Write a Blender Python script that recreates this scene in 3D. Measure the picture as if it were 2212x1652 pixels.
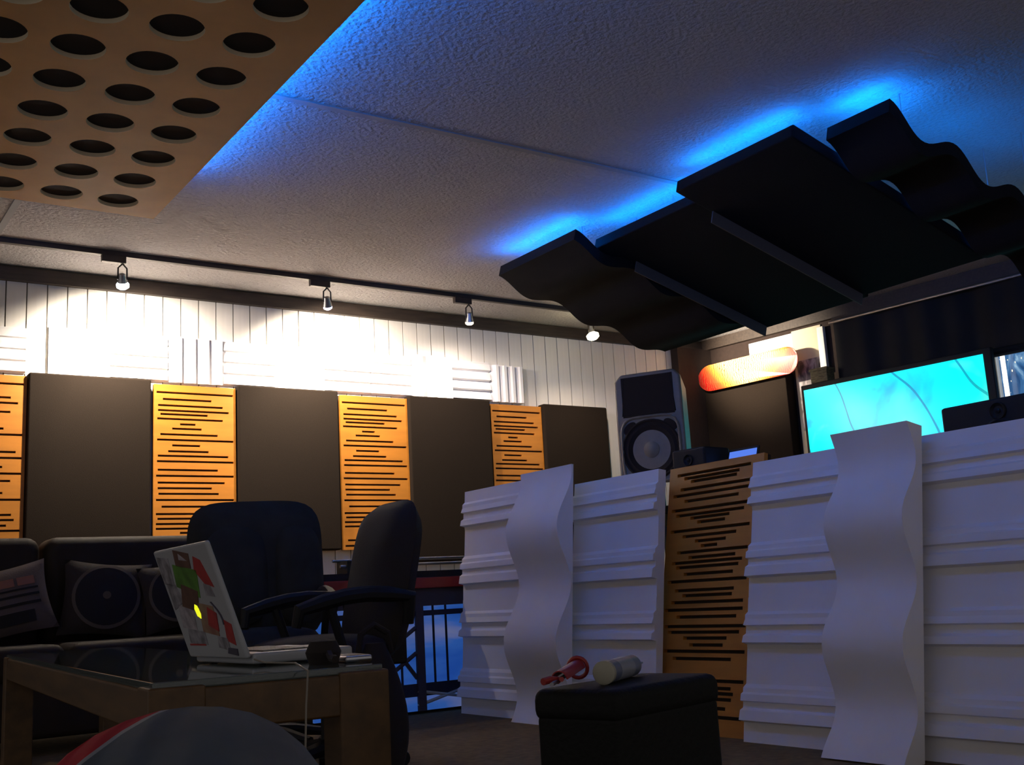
import bpy, bmesh, math, random
from mathutils import Vector, Matrix
random.seed(7)
for o in list(bpy.data.objects): bpy.data.objects.remove(o, do_unlink=True)
S = bpy.context.scene
COL = S.collection
PI = math.pi
R = math.radians

# ---------------------------------------------------------------- camera
YAW, PITCH, ROLL = R(34.596), R(10.881), R(-3.216)
cam_d = bpy.data.cameras.new('camera'); cam = bpy.data.objects.new('camera', cam_d); COL.objects.link(cam)
fw = Vector((math.sin(YAW)*math.cos(PITCH), math.cos(YAW)*math.cos(PITCH), math.sin(PITCH)))
r0 = Vector((math.cos(YAW), -math.sin(YAW), 0)); u0 = r0.cross(fw)
rt = math.cos(ROLL)*r0 + math.sin(ROLL)*u0; up = -math.sin(ROLL)*r0 + math.cos(ROLL)*u0
cam.matrix_world = Matrix(((rt.x, up.x, -fw.x, 0), (rt.y, up.y, -fw.y, 0), (rt.z, up.z, -fw.z, .63), (0, 0, 0, 1)))
cam_d.sensor_fit = 'HORIZONTAL'; cam_d.sensor_width = 36; cam_d.lens = 36*2391.5/2212
cam_d.clip_start = .02; cam_d.clip_end = 100
S.camera = cam

# ---------------------------------------------------------------- world and exposure
w = bpy.data.worlds.new('world'); S.world = w; w.use_nodes = True
bg = w.node_tree.nodes['Background']; bg.inputs[0].default_value = (1.0, .93, .92, 1); bg.inputs[1].default_value = .25
S.view_settings.view_transform = 'Standard'; S.view_settings.look = 'None'
S.view_settings.exposure = 0.0; S.view_settings.gamma = 1.0; S.view_settings.use_curve_mapping = False
SPOT_W = 175.0          # each track lamp
LED_E = 68.0           # blue strips
TV_E = 1.25

# ---------------------------------------------------------------- materials
def mat(name, col, rough=.6, metal=0, var=None, bump=None, emit=None, estr=0, spec=.5, trans=0, col2=None, stretch=(1,1,1), sheen=0):
    m = bpy.data.materials.new(name); m.use_nodes = True
    nt = m.node_tree; b = nt.nodes['Principled BSDF']; L = nt.links.new
    b.inputs['Base Color'].default_value = (*col, 1); b.inputs['Roughness'].default_value = rough
    b.inputs['Metallic'].default_value = metal; b.inputs['Specular IOR Level'].default_value = spec
    if trans: b.inputs['Transmission Weight'].default_value = trans
    if sheen: b.inputs['Sheen Weight'].default_value = sheen
    if emit: b.inputs['Emission Color'].default_value = (*emit, 1); b.inputs['Emission Strength'].default_value = estr
    if var or bump:
        tc = nt.nodes.new('ShaderNodeTexCoord'); mp = nt.nodes.new('ShaderNodeMapping'); mp.inputs['Scale'].default_value = stretch
        L(tc.outputs['Object'], mp.inputs[0])
    if var:
        n = nt.nodes.new('ShaderNodeTexNoise'); n.inputs['Scale'].default_value = var[0]; n.inputs['Detail'].default_value = 6
        L(mp.outputs[0], n.inputs['Vector'])
        mx = nt.nodes.new('ShaderNodeMix'); mx.data_type = 'RGBA'
        c2 = col2 or tuple(c*(1-var[1]) for c in col)
        mx.inputs[6].default_value = (*col, 1); mx.inputs[7].default_value = (*c2, 1)
        rm = nt.nodes.new('ShaderNodeMapRange'); rm.inputs[1].default_value = .35; rm.inputs[2].default_value = .65
        L(n.outputs[0], rm.inputs[0]); L(rm.outputs[0], mx.inputs[0]); L(mx.outputs[2], b.inputs['Base Color'])
    if bump:
        n2 = nt.nodes.new('ShaderNodeTexNoise'); n2.inputs['Scale'].default_value = bump[0]; n2.inputs['Detail'].default_value = 4
        L(mp.outputs[0], n2.inputs['Vector'])
        bp = nt.nodes.new('ShaderNodeBump'); bp.inputs['Strength'].default_value = bump[1]; bp.inputs['Distance'].default_value = bump[2] if len(bump) > 2 else .01
        L(n2.outputs[0], bp.inputs['Height']); L(bp.outputs[0], b.inputs['Normal'])
    return m
M = {}
M['ceil'] = mat('stucco_ceiling', (.48, .465, .475), .9, bump=(42, .9, .02), var=(42, .10))
M['plank'] = mat('white_painted_board', (.80, .76, .72), .55, var=(3, .06), stretch=(8, 8, .6))
M['gap'] = mat('dark_gap', (.10, .085, .07), .9)
M['batten'] = mat('batten_paint', (.30, .31, .33), .7)
M['darkwood'] = mat('dark_stained_wood', (.045, .030, .022), .6, var=(6, .4), stretch=(1, 8, 8))
M['brownwall'] = mat('dark_brown_fabric_wall', (.030, .017, .013), .9, var=(30, .2), bump=(200, .2))
M['cream'] = mat('cream_plaster', (.62, .55, .40), .8, var=(5, .08))
M['carpet'] = mat('brown_carpet', (.17, .105, .038), .95, var=(25, .35), bump=(300, .4))
M['orange'] = mat('honey_plywood', (.58, .215, .026), .45, var=(2.2, .22), stretch=(1, 1, 7))
M['orange_ceil'] = mat('honey_plywood_ceiling', (.58, .28, .062), .6, var=(2.2, .25), stretch=(1, 1, 1))
M['rimwood'] = mat('pale_cut_edge', (.75, .62, .42), .6)
M['slot'] = mat('slot_black', (.035, .022, .014), .9)
M['felt'] = mat('black_felt', (.018, .013, .011), .95)
M['absorb'] = mat('charcoal_fabric', (.019, .0128, .009), .95, bump=(250, .25), var=(120, .12), spec=.15)
M['foam'] = mat('black_foam', (.008, .008, .010), .95, bump=(180, .3), spec=.2)
M['whitefoam'] = mat('white_foam', (.86, .84, .85), .8, var=(4, .04))
M['steel'] = mat('brushed_aluminium', (.55, .55, .58), .35, 1)
M['barpaint'] = mat('grey_bar', (.12, .115, .12), .5, .3)
M['blackmetal'] = mat('black_metal', (.02, .02, .02), .45, .5)
M['track'] = mat('brown_track', (.04, .03, .025), .5, .3)
M['blackplast'] = mat('black_plastic', (.009, .009, .010), .6, spec=.3)
M['greyplast'] = mat('grey_plastic', (.24, .21, .165), .5, var=(20, .1))
M['greycloth'] = mat('slate_leather', (.044, .045, .041), .85, spec=.12, var=(6, .3), bump=(30, .15))
M['browncloth'] = mat('dark_brown_cloth', (.016, .011, .010), .85, bump=(200, .2))
M['leather'] = mat('brown_couch_leather', (.030, .019, .012), .7, spec=.3, var=(5, .3), bump=(18, .2))
M['tablewood'] = mat('table_oak', (.12, .062, .018), .5, var=(3, .4), stretch=(10, 1.2, 10))
M['glass'] = mat('table_glass', (.55, .65, .62), .03, trans=.85, spec=.6)
M['laptop'] = mat('white_polycarbonate', (.38, .39, .41), .35)
M['keys'] = mat('grey_keys', (.15, .15, .14), .5)
M['red'] = mat('red_paint', (.30, .018, .015), .45)
M['redcloth'] = mat('red_cloth', (.38, .018, .03), .8)
M['jersey'] = mat('grey_trouser_jersey', (.075, .09, .115), .9, var=(9, .2), bump=(40, .2), sheen=.3)
M['piping'] = mat('white_piping', (.5, .5, .5), .7)
M['boxblack'] = mat('black_leatherette', (.0055, .006, .005), .7, spec=.25, bump=(120, .2))
M['tubewhite'] = mat('cartridge_white', (.26, .27, .31), .4)
M['capwhite'] = mat('cartridge_cap', (.36, .34, .26), .5)
M['tubeblue'] = mat('cartridge_blue', (.13, .15, .22), .4)
M['curtain'] = mat('black_satin_curtain', (.013, .014, .018), .65, var=(3, .3), spec=.2)
M['white'] = mat('white_gloss', (.85, .84, .80), .4)
M['sheet'] = mat('white_paper', (.88, .87, .82), .7)
M['basket'] = mat('wicker', (.22, .18, .09), .8, var=(30, .5), stretch=(1, 1, 3))
M['skin'] = mat('trainer_dark', (.03, .03, .03), .6)
def emis(name, col, s):
    m = bpy.data.materials.new(name); m.use_nodes = True; nt = m.node_tree
    nt.nodes.remove(nt.nodes['Principled BSDF']); e = nt.nodes.new('ShaderNodeEmission')
    e.inputs[0].default_value = (*col, 1); e.inputs[1].default_value = s
    nt.links.new(e.outputs[0], nt.nodes['Material Output'].inputs[0]); return m
M['led'] = emis('blue_led', (.0, .20, 1.0), LED_E)
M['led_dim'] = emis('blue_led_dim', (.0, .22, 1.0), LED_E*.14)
M['bulb_cool'] = emis('bulb_cool', (.75, .88, 1.0), 9)
M['bulb_viol'] = emis('bulb_violet', (.80, .70, 1.0), 5)
M['bulb_warm'] = emis('bulb_warm', (1.0, .80, .52), 9)
M['bulb_hot'] = emis('bulb_hot', (1.0, .85, .50), 40)
M['bluescreen'] = emis('blue_screen', (.10, .22, .85), 1.0)
M['logo'] = emis('lid_logo', (.75, .78, .02), 1.2)

def ramp_emit(name, build, s):
    """emission whose colour is a procedural picture; build(nt, coord socket) -> colour socket"""
    m = bpy.data.materials.new(name); m.use_nodes = True; nt = m.node_tree
    b = nt.nodes['Principled BSDF']; b.inputs['Base Color'].default_value = (.01, .01, .01, 1); b.inputs['Roughness'].default_value = .15
    tc = nt.nodes.new('ShaderNodeTexCoord')
    c = build(nt, tc.outputs['Generated']); nt.links.new(c, b.inputs['Emission Color']); b.inputs['Emission Strength'].default_value = s
    return m
def mixn(nt, fac, a, b):
    mx = nt.nodes.new('ShaderNodeMix'); mx.data_type = 'RGBA'
    for s, v in ((0, fac), (6, a), (7, b)):
        if hasattr(v, 'links') or hasattr(v, 'is_linked'): nt.links.new(v, mx.inputs[s])
        elif s == 0: mx.inputs[0].default_value = v
        else: mx.inputs[s].default_value = (*v, 1)
    return mx.outputs[2]
def mathn(nt, op, a, b=None, clamp=False):
    n = nt.nodes.new('ShaderNodeMath'); n.operation = op; n.use_clamp = clamp
    for i, v in enumerate((a, b)):
        if v is None: continue
        if hasattr(v, 'is_linked'): nt.links.new(v, n.inputs[i])
        else: n.inputs[i].default_value = v
    return n.outputs[0]
def mapped(nt, co, scale=(1, 1, 1), loc=(0, 0, 0), rot=(0, 0, 0)):
    mp = nt.nodes.new('ShaderNodeMapping'); mp.inputs['Scale'].default_value = scale; mp.inputs['Location'].default_value = loc; mp.inputs['Rotation'].default_value = rot
    nt.links.new(co, mp.inputs[0]); return mp.outputs[0]
def noise(nt, co, sc, det=3, dist=0):
    n = nt.nodes.new('ShaderNodeTexNoise'); n.inputs['Scale'].default_value = sc; n.inputs['Detail'].default_value = det; n.inputs['Distortion'].default_value = dist
    nt.links.new(co, n.inputs['Vector']); return n.outputs[0]
def ramp(nt, fac, stops):
    n = nt.nodes.new('ShaderNodeValToRGB'); nt.links.new(fac, n.inputs[0]); e = n.color_ramp.elements
    while len(e) < len(stops): e.new(.5)
    for k, (p, c) in enumerate(stops): e[k].position = p; e[k].color = (*c, 1)
    return n.outputs[0]

# ---------------------------------------------------------------- mesh helpers
class MB:
    def __init__(s): s.v = []; s.f = []
    def add(s, vs, fs):
        k = len(s.v); s.v += [tuple(v) for v in vs]; s.f += [tuple(i+k for i in f) for f in fs]; return s
    def box(s, x0, x1, y0, y1, z0, z1, mx=None):
        vs = [Vector((x, y, z)) for x in (x0, x1) for y in (y0, y1) for z in (z0, z1)]
        if mx is not None: vs = [mx @ v for v in vs]
        return s.add(vs, [(0, 1, 3, 2), (4, 6, 7, 5), (0, 4, 5, 1), (2, 3, 7, 6), (0, 2, 6, 4), (1, 5, 7, 3)])
    def prism(s, poly, a0, a1, fn):
        """poly: 2-D outline (ccw); fn(p, a) -> 3-D point; extruded between a0 and a1"""
        n = len(poly); vs = [fn(p, a0) for p in poly] + [fn(p, a1) for p in poly]
        return s.add(vs, [tuple(range(n-1, -1, -1)), tuple(range(n, 2*n))] + [(i, (i+1) % n, n+(i+1) % n, n+i) for i in range(n)])
    def strip(s, top, bot, a0, a1, fn):
        """a long profile between two polylines of equal length, extruded (clean quads at the ends)"""
        n = len(top); k = len(s.v)
        for a in (a0, a1):
            s.v += [tuple(fn(p, a)) for p in top] + [tuple(fn(p, a)) for p in bot]
        T0, B0, T1, B1 = k, k+n, k+2*n, k+3*n
        for i in range(n-1):
            s.f += [(T0+i, T0+i+1, T1+i+1, T1+i), (B0+i, B1+i, B1+i+1, B0+i+1), (T0+i, B0+i, B0+i+1, T0+i+1), (T1+i, T1+i+1, B1+i+1, B1+i)]
        s.f += [(T0, T1, B1, B0), (T0+n-1, B0+n-1, B1+n-1, T1+n-1)]
        return s
    def tube(s, pts, r, n=8, cap=True):
        pts = [Vector(p) for p in pts]; k = len(s.v); m = len(pts)
        rs = r if isinstance(r, (list, tuple)) else [r]*m
        t0 = (pts[1]-pts[0]).normalized(); ref = Vector((0, 0, 1)) if abs(t0.z) < .9 else Vector((1, 0, 0))
        nx = t0.cross(ref).normalized()
        for i, p in enumerate(pts):
            t = (pts[min(i+1, m-1)]-pts[max(i-1, 0)]).normalized()
            nx = (nx - t*nx.dot(t)).normalized(); ny = t.cross(nx)
            for j in range(n):
                a = 2*PI*j/n; s.v.append(tuple(p + (nx*math.cos(a)+ny*math.sin(a))*rs[i]))
        for i in range(m-1):
            for j in range(n):
                s.f.append((k+i*n+j, k+i*n+(j+1) % n, k+(i+1)*n+(j+1) % n, k+(i+1)*n+j))
        if cap: s.f += [tuple(k+j for j in range(n-1, -1, -1)), tuple(k+(m-1)*n+j for j in range(n))]
        return s
    def lathe(s, prof, n=24, mx=None):
        """profile of (radius, z); closed with caps"""
        k = len(s.v); m = len(prof)
        for r_, z in prof:
            for j in range(n):
                v = Vector((max(r_, 1e-4)*math.cos(2*PI*j/n), max(r_, 1e-4)*math.sin(2*PI*j/n), z))
                s.v.append(tuple(mx @ v if mx is not None else v))
        for i in range(m-1):
            for j in range(n): s.f.append((k+i*n+j, k+i*n+(j+1) % n, k+(i+1)*n+(j+1) % n, k+(i+1)*n+j))
        s.f += [tuple(k+j for j in range(n-1, -1, -1)), tuple(k+(m-1)*n+j for j in range(n))]
        return s
    def build(s, name, m, parent=None, bevel=0, seg=2, smooth=False, sub=0):
        me = bpy.data.meshes.new(name); me.from_pydata(s.v, [], s.f); me.validate()
        bm = bmesh.new(); bm.from_mesh(me); bmesh.ops.recalc_face_normals(bm, faces=bm.faces); bm.to_mesh(me); bm.free()
        o = bpy.data.objects.new(name, me); COL.objects.link(o); me.materials.append(M[m] if isinstance(m, str) else m)
        if parent: o.parent = parent
        if bevel:
            md = o.modifiers.new('bevel', 'BEVEL'); md.width = bevel; md.segments = seg; md.limit_method = 'ANGLE'; md.angle_limit = R(40)
        if sub:
            md = o.modifiers.new('sub', 'SUBSURF'); md.levels = sub; md.render_levels = sub
        if smooth or bevel or sub:
            for p in me.polygons: p.use_smooth = True
            if not sub and not smooth:
                md = o.modifiers.new('wn', 'WEIGHTED_NORMAL')
            if smooth and not sub: me.set_sharp_from_angle(angle=R(35)) if hasattr(me, 'set_sharp_from_angle') else None
        return o
def tag(o, label=None, cat=None, group=None, kind=None):
    for k, v in (('label', label), ('category', cat), ('group', group), ('kind', kind)):
        if v: o[k] = v
    return o
def thing(name, label, cat, loc=(0, 0, 0), rotz=0, group=None):
    o = bpy.data.objects.new(name, None); COL.objects.link(o); o.empty_display_size = .1
    o.location = loc; o.rotation_euler = (0, 0, rotz); return tag(o, label, cat, group)
def frame(o, xa, ya, za):
    m = Matrix((xa, ya, za)).transposed(); return Matrix.Translation(o) @ m.to_4x4()
def box(*a, **k): return MB().box(*a, **k)
def pillow_mb(w, h, d, n=14, pw=.5):
    """soft cushion lying in the xz plane, thickness along y"""
    mb = MB()
    for sgn in (-1, 1):
        k = len(mb.v)
        for i in range(n+1):
            for j in range(n+1):
                u = i/n*2-1; v = j/n*2-1
                b = max(0, (1-u*u)*(1-v*v))**pw
                e = 1-.06*(1-abs(u))*0-.07*(abs(v)**2)*(1-u*u)*0
                px = u*w/2*(1-.09*(1-v*v)); pz = v*h/2*(1-.09*(1-u*u))
                mb.v.append((px, sgn*d/2*b, pz))
        for i in range(n):
            for j in range(n):
                a = k+i*(n+1)+j; mb.f.append((a, a+1, a+n+2, a+n+1))
    return mb
def slab_mb(w, h, d, n=16, e=4.0, bulge=.03):
    """upholstered back: superellipse outline in xz, bulging along -y"""
    mb = MB(); rings = 7
    for sgn in (-1, 1):
        k = len(mb.v)
        mb.v.append((0, sgn*(d/2+bulge), 0))
        for q in range(1, rings+1):
            t = q/rings
            for j in range(n*4):
                a = 2*PI*j/(n*4); c, s_ = math.cos(a), math.sin(a)
                rr = (abs(c)**e+abs(s_)**e)**(-1/e)
                y = sgn*((d/2)*min(1, (max(0, 1-t**6))**.5)+bulge*(1-t*t))
                mb.v.append((c*rr*t*w/2, y, s_*rr*t*h/2))
        N = n*4
        for j in range(N): mb.f.append((k, k+1+j, k+1+(j+1) % N))
        for q in range(rings-1):
            for j in range(N):
                a = k+1+q*N+j; b = k+1+q*N+(j+1) % N
                mb.f.append((a, a+N, b+N, b))
    return mb

# ================================================================ SETTING
floor = tag(box(-2.5, 9.2, -1.5, 8.4, -.06, 0).build('floor', 'carpet'), kind='structure')
ceiling = tag(box(-2.5, 9.2, -1.5, 8.4, 3.0, 3.06).build('ceiling', 'ceil'), kind='structure')
mb = MB().box(-2.5, 9.0, 4.565, 4.605, 2.994, 3.001); mb.build('seam_batten', 'batten', ceiling)
MB().box(1.105, 1.145, 4.62, 7.8, 2.994, 3.001).build('seam_batten', 'batten', ceiling)
# back wall: dark backing and white vertical boards
wall_back = tag(box(-2.5, 9.0, 7.812, 7.93, 0, 3.0).build('wall_back', 'gap'), kind='structure')
PW = .1313
pm = None
x = 1.296 - PW*14
while x + PW < 7.34:
    if pm is None:
        p = box(.004, PW-.004, 0, .02, 0, 2.9).build('plank', 'plank', wall_back); pm = p.data
    else:
        p = bpy.data.objects.new('plank', pm); COL.objects.link(p); p.parent = wall_back
    p.location = (x, 7.797+random.uniform(-.0015, .0015), 0); x += PW
last_x = x
trim_1 = tag(box(-2.5, 7.68, 7.755, 7.812, 2.895, 2.992).build('trim_1', 'darkwood'), kind='structure')
# dark corner post between the boards and the right wall
tag(box(7.27, 7.75, 7.70, 7.812, 0, 2.9).build('trim_2', 'brownwall'), kind='structure')

# right wall, splayed a little: u along the wall from the corner, d into the room
T = Vector((.119, -.993, 0)).normalized(); N = Vector((-.993, -.119, 0)).normalized(); P0 = Vector((7.70, 7.8, 0))
def RW(u, d, z): return P0 + T*u + N*d + Vector((0, 0, z))
def rwbox(mb, u0, u1, d0, d1, z0, z1):
    return mb.box(u0, u1, d0, d1, z0, z1, frame(P0, T, N, Vector((0, 0, 1))))
WIN = (1.80, 5.2, 1.0, 2.80)
wr = MB()
rwbox(wr, -.2, WIN[0], -.12, 0, 0, 3.0); rwbox(wr, WIN[1], 9.2, -.12, 0, 0, 3.0)
rwbox(wr, WIN[0], WIN[1], -.12, 0, 0, WIN[2]); rwbox(wr, WIN[0], WIN[1], -.12, 0, WIN[3], 3.0)
wall_right = tag(wr.build('wall_right', 'brownwall'), kind='structure')
rwbox(MB(), 1.06, 1.37, 0, .012, .9, 2.88).build('cream_panel', 'cream', wall_right)
tag(rwbox(MB(), 0, 9.2, 0, .05, 2.90, 3.0).build('trim_3', 'darkwood'), kind='structure')
# window with lit speckled panes
def win_pic(nt, co):
    a = noise(nt, co, 9, 5, 1.0); base = ramp(nt, a, [(.3, (.01, .04, .14)), (.52, (.05, .16, .36)), (.68, (.30, .50, .70)), (.8, (.8, .9, .9))])
    v = nt.nodes.new('ShaderNodeTexVoronoi'); v.inputs['Scale'].default_value = 34; nt.links.new(co, v.inputs['Vector'])
    d = mathn(nt, 'LESS_THAN', v.outputs['Distance'], .2)
    sel = mathn(nt, 'GREATER_THAN', noise(nt, co, 40, 0), .5)
    return mixn(nt, mathn(nt, 'MULTIPLY', d, sel), base, (1.0, .97, .8))
M['winpane'] = ramp_emit('window_lights', win_pic, 1.0)
window_1 = tag(rwbox(rwbox(MB(), WIN[0], WIN[1], -.08, .0, WIN[3]-.05, WIN[3]), WIN[0], WIN[1], -.08, .0, WIN[2], WIN[2]+.05).build('window_1', 'white'), kind='structure')
for (a, b) in ((WIN[0], 2.88), (2.88, 4.2), (4.2, WIN[1])):
    rwbox(MB(), a+.03, b-.03, -.06, -.045, WIN[2]+.05, WIN[3]-.05).build('window_pane', 'winpane', window_1)
for a in (WIN[0], 2.88, 4.2): rwbox(MB(), a-.022 if a > 2 else a, a+.03, -.07, .01, WIN[2], WIN[3]).build('mullion', 'white', window_1)

# ================================================================ CEILING PIECES
# perforated plywood panel, hung below the ceiling
pp = thing('perforated_panel', 'large honey plywood ceiling panel perforated with round black holes, blue light above its edge', 'panel', (0, 0, 2.85))
SX, SY, RH = .3248, .2905, .1045
HX, HY = 1.5206, 5.870
NJ, NI = 6, 14
mb = MB(); th = .02; seg = 32
hole_c = []
x_r, x_l = 1.772, HX-SY*(NJ-1)-.25
y_f, y_n = 6.075, HY-SX*(NI-1)-.2
for j in range(NJ):
    for i in range(NI):
        cx, cy = HX-SY*j, HY-SX*i; k = len(mb.v)
        ring = []
        for q in range(seg):
            a = 2*PI*(q+.5)/seg; c, s_ = math.cos(a), math.sin(a)
            t_ = min(SY/2/max(abs(c), 1e-6), SX/2/max(abs(s_), 1e-6))
            ring.append((c, s_, t_))
        # outer points snapped to rectangle corners via extra vertices
        out = [(cx+c*t_, cy+s_*t_, 0) for c, s_, t_ in ring]; inn = [(cx+c*RH, cy+s_*RH, 0) for c, s_, t_ in ring]
        mb.v += out+inn
        for q in range(seg):
            q2 = (q+1) % seg
            mb.f.append((k+q, k+q2, k+seg+q2, k+seg+q))
            c1, s1, _ = ring[q]; c2, s2, _ = ring[q2]
            o1, o2 = out[q], out[q2]
            if abs(o1[0]-o2[0]) > 1e-6 and abs(o1[1]-o2[1]) > 1e-6:
                kk = len(mb.v); mb.v.append((cx+math.copysign(SY/2, c1+c2), cy+math.copysign(SX/2, s1+s2), 0)); mb.f.append((k+q, k+q2, kk))
        hole_c.append((cx, cy))
gx0, gx1 = HX-SY*(NJ-1)-SY/2, HX+SY/2; gy0, gy1 = HY-SX*(NI-1)-SX/2, HY+SX/2
for (a, b, c, d) in ((gx1, x_r, y_n, y_f), (x_l, gx0, y_n, y_f), (gx0, gx1, gy1, y_f), (gx0, gx1, y_n, gy0)):
    mb.add([(a, c, 0), (b, c, 0), (b, d, 0), (a, d, 0)], [(0, 1, 2, 3)])
me_o = mb.build('panel_face', 'orange_ceil', pp)
rim = MB()
rim.v = [(RH*math.cos(2*PI*(q+.5)/seg), RH*math.sin(2*PI*(q+.5)/seg), z) for z in (0, th) for q in range(seg)]
rim.f = [(q, (q+1) % seg, seg+(q+1) % seg, seg+q) for q in range(seg)]
rim_o = rim.build('hole_edge', 'rimwood', pp, smooth=True)
for k, (cx, cy) in enumerate(hole_c):
    ro = rim_o if k == 0 else bpy.data.objects.new('hole_edge', rim_o.data)
    if k: COL.objects.link(ro); ro.parent = pp
    ro.location = (cx, cy, 0)
edge = MB()
for (a, b, c, d) in ((x_r-.012, x_r, y_n, y_f), (x_l, x_l+.012, y_n, y_f), (x_l, x_r, y_f-.012, y_f), (x_l, x_r, y_n, y_n+.012)): edge.box(a, b, c, d, .0005, .045)
edge.build('edge_frame', 'orange_ceil', pp)
box(x_l+.013, x_r-.013, y_n+.013, y_f-.013, th, th+.02).build('felt_backing', 'felt', pp)
box(x_r-.045, x_r-.014, y_n+.05, 5.6, .050, .068).build('led_strip', emis('blue_led_long', (.0, .19, 1.0), LED_E*1.35), pp)
for hx in (x_l+.3, x_r-.35):
    for hy in (2.2, 3.9, 5.6): MB().tube([(hx, hy, .03), (hx, hy, .152)], .006).build('hanger_rod', 'steel', pp)

# tilted black panels hung under the ceiling, with blue light behind them
SL = math.atan2(-.44, 1.55)
def cloud_piece(name, label, xn, y0, y1, L, wave=0, t=.075, bar=None, z=2.9, led=True, side=False):
    o = thing(name, label, 'panel', (xn, (y0+y1)/2, z)); o.rotation_euler = (0, -SL, 0)
    wd = (y1-y0)/2; fn = lambda p, a: (p[0], a, p[1])
    if wave:
        n = 56; top = []; bot = []
        for i in range(n+1):
            s_ = L*i/n; zz = wave*(math.cos(2*PI*s_/.52)-1)
            top.append((s_, zz)); bot.append((s_, zz-t))
        MB().strip(top, bot, -wd, wd, fn).build('wave_body', 'foam', o, smooth=True)
    else:
        MB().box(0, L, -wd, wd, -t, 0).build('slab_body', 'foam', o, bevel=.008)
    if bar is not None:
        MB().box(.28, L-.02, bar-.004, bar+.004, -t-.075, -t+.004).build('edge_bar', 'barpaint', o)
    if led: MB().box(.07, .09, -wd+.04, wd-.04, .002 if not wave else -.01, .014).build('led_strip', 'led', o)
    if side:
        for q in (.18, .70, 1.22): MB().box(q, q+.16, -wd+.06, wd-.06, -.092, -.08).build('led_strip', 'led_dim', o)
    for hy in (-wd*.6, wd*.6):
        for hs in (.2, L*.75):
            h = 3.0-(z+hs*math.sin(SL))
            MB().tube([(hs, hy, -.03), (hs - h*math.sin(-SL)*-1*0 + h*math.sin(SL)*-1*-1, hy, h*math.cos(SL))], .004).build('hanger_wire', 'steel', o)
    return o
cloud_piece('ceiling_baffle', 'black wave shaped ceiling baffle beside the track lights, blue glow behind', 4.215, 5.30, 6.17, 1.56, .034)
cloud_piece('ceiling_baffle', 'flat black ceiling slab set back beside the wavy baffle near the track lights', 4.43, 4.40, 5.37, 1.52, 0, bar=.385, z=2.885)
cloud_piece('ceiling_baffle', 'large flat black ceiling slab between the other slab and the far wavy baffle', 4.235, 3.50, 4.37, 1.62, 0, bar=.42)
cloud_piece('ceiling_baffle', 'black wave shaped ceiling baffle with bright blue light in its hollows, away from the track', 4.44, 3.07, 3.455, 1.75, .055, side=True)

# lighting track and lamps
tag(box(-1.5, 7.2, 7.185, 7.22, 2.965, 3.001).build('track_rail', 'track'), 'long dark lighting track on the ceiling in front of the boarded wall', 'lighting track')
def track_lamp(x, label, bulb, aim, power, colr, size=58, ls=1.0):
    o = thing('track_spotlight', label, 'spotlight', (x, 7.2, 2.965), 0, 'spotlights on the track')
    box(-.135, .02, -.02, .02, -.045, .004).build('adapter', 'track', o, bevel=.004)
    for s_ in (-1, 1): MB().tube([(0, .0, -.045), (s_*.028, 0, -.075), (s_*.03, 0, -.155)], .0055, 6).build('yoke_arm', 'track', o)
    c = Vector((0, 0, -.155)); d = (Vector(aim)-(Vector((x, 7.2, 2.965))+c)).normalized()
    q = d.to_track_quat('Z', 'Y').to_matrix().to_4x4(); mx = Matrix.Translation(c) @ q
    MB().lathe([(.012, -.045), (.02, -.04), (.027, .0), (.034, .03), (.030, .03), (.022, .0)], 20, mx).build('lamp_head', 'steel', o, smooth=True)
    MB().lathe([(.0, .012), (.027, .012), (.033*ls, .030), (.032*ls, .046+.02*(ls-1)), (.018*ls, .056+.03*(ls-1)), (.0, .058+.03*(ls-1))], 20, mx).build('lamp_lens', bulb, o, smooth=True)
    if power:
        ld = bpy.data.lights.new('spot_beam', 'SPOT'); ld.energy = power; ld.color = colr; ld.spot_size = R(size); ld.spot_blend = .75; ld.shadow_soft_size = .03
        lo = bpy.data.objects.new('spot_beam', ld); COL.objects.link(lo); lo.parent = o; lo.location = c + d*.075
        lo.rotation_euler = d.to_track_quat('-Z', 'Y').to_euler()
    return o
track_lamp(1.90, 'track spotlight with cool bluish white glare over the slotted and dark wall panels', 'bulb_cool', (2.05, 7.6, 2.2), SPOT_W*1.5, (1, .87, .70), size=158, ls=1.25)
track_lamp(3.365, 'track spotlight with violet lens next to the bluish one', 'bulb_viol', (3.62, 7.6, 2.2), SPOT_W*1.2, (1, .86, .68), size=158)
track_lamp(4.59, 'small warm track spotlight above the ridged white foam tiles', 'bulb_warm', (4.75, 7.5, 2.0), SPOT_W*.22, (1, .84, .70), size=150)
track_lamp(5.82, 'brightest track spotlight, warm and dazzling, beside the black ceiling baffle', 'bulb_hot', (5.95, 7.0, 1.8), SPOT_W*.42, (1, .80, .62), size=165, ls=1.6)
track_lamp(6.69, 'track spotlight half hidden by the black baffle tip, aimed at the skateboard', 'bulb_viol', (7.76, 7.1, 2.70), SPOT_W*1.0, (1, .84, .64), size=84)

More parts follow.
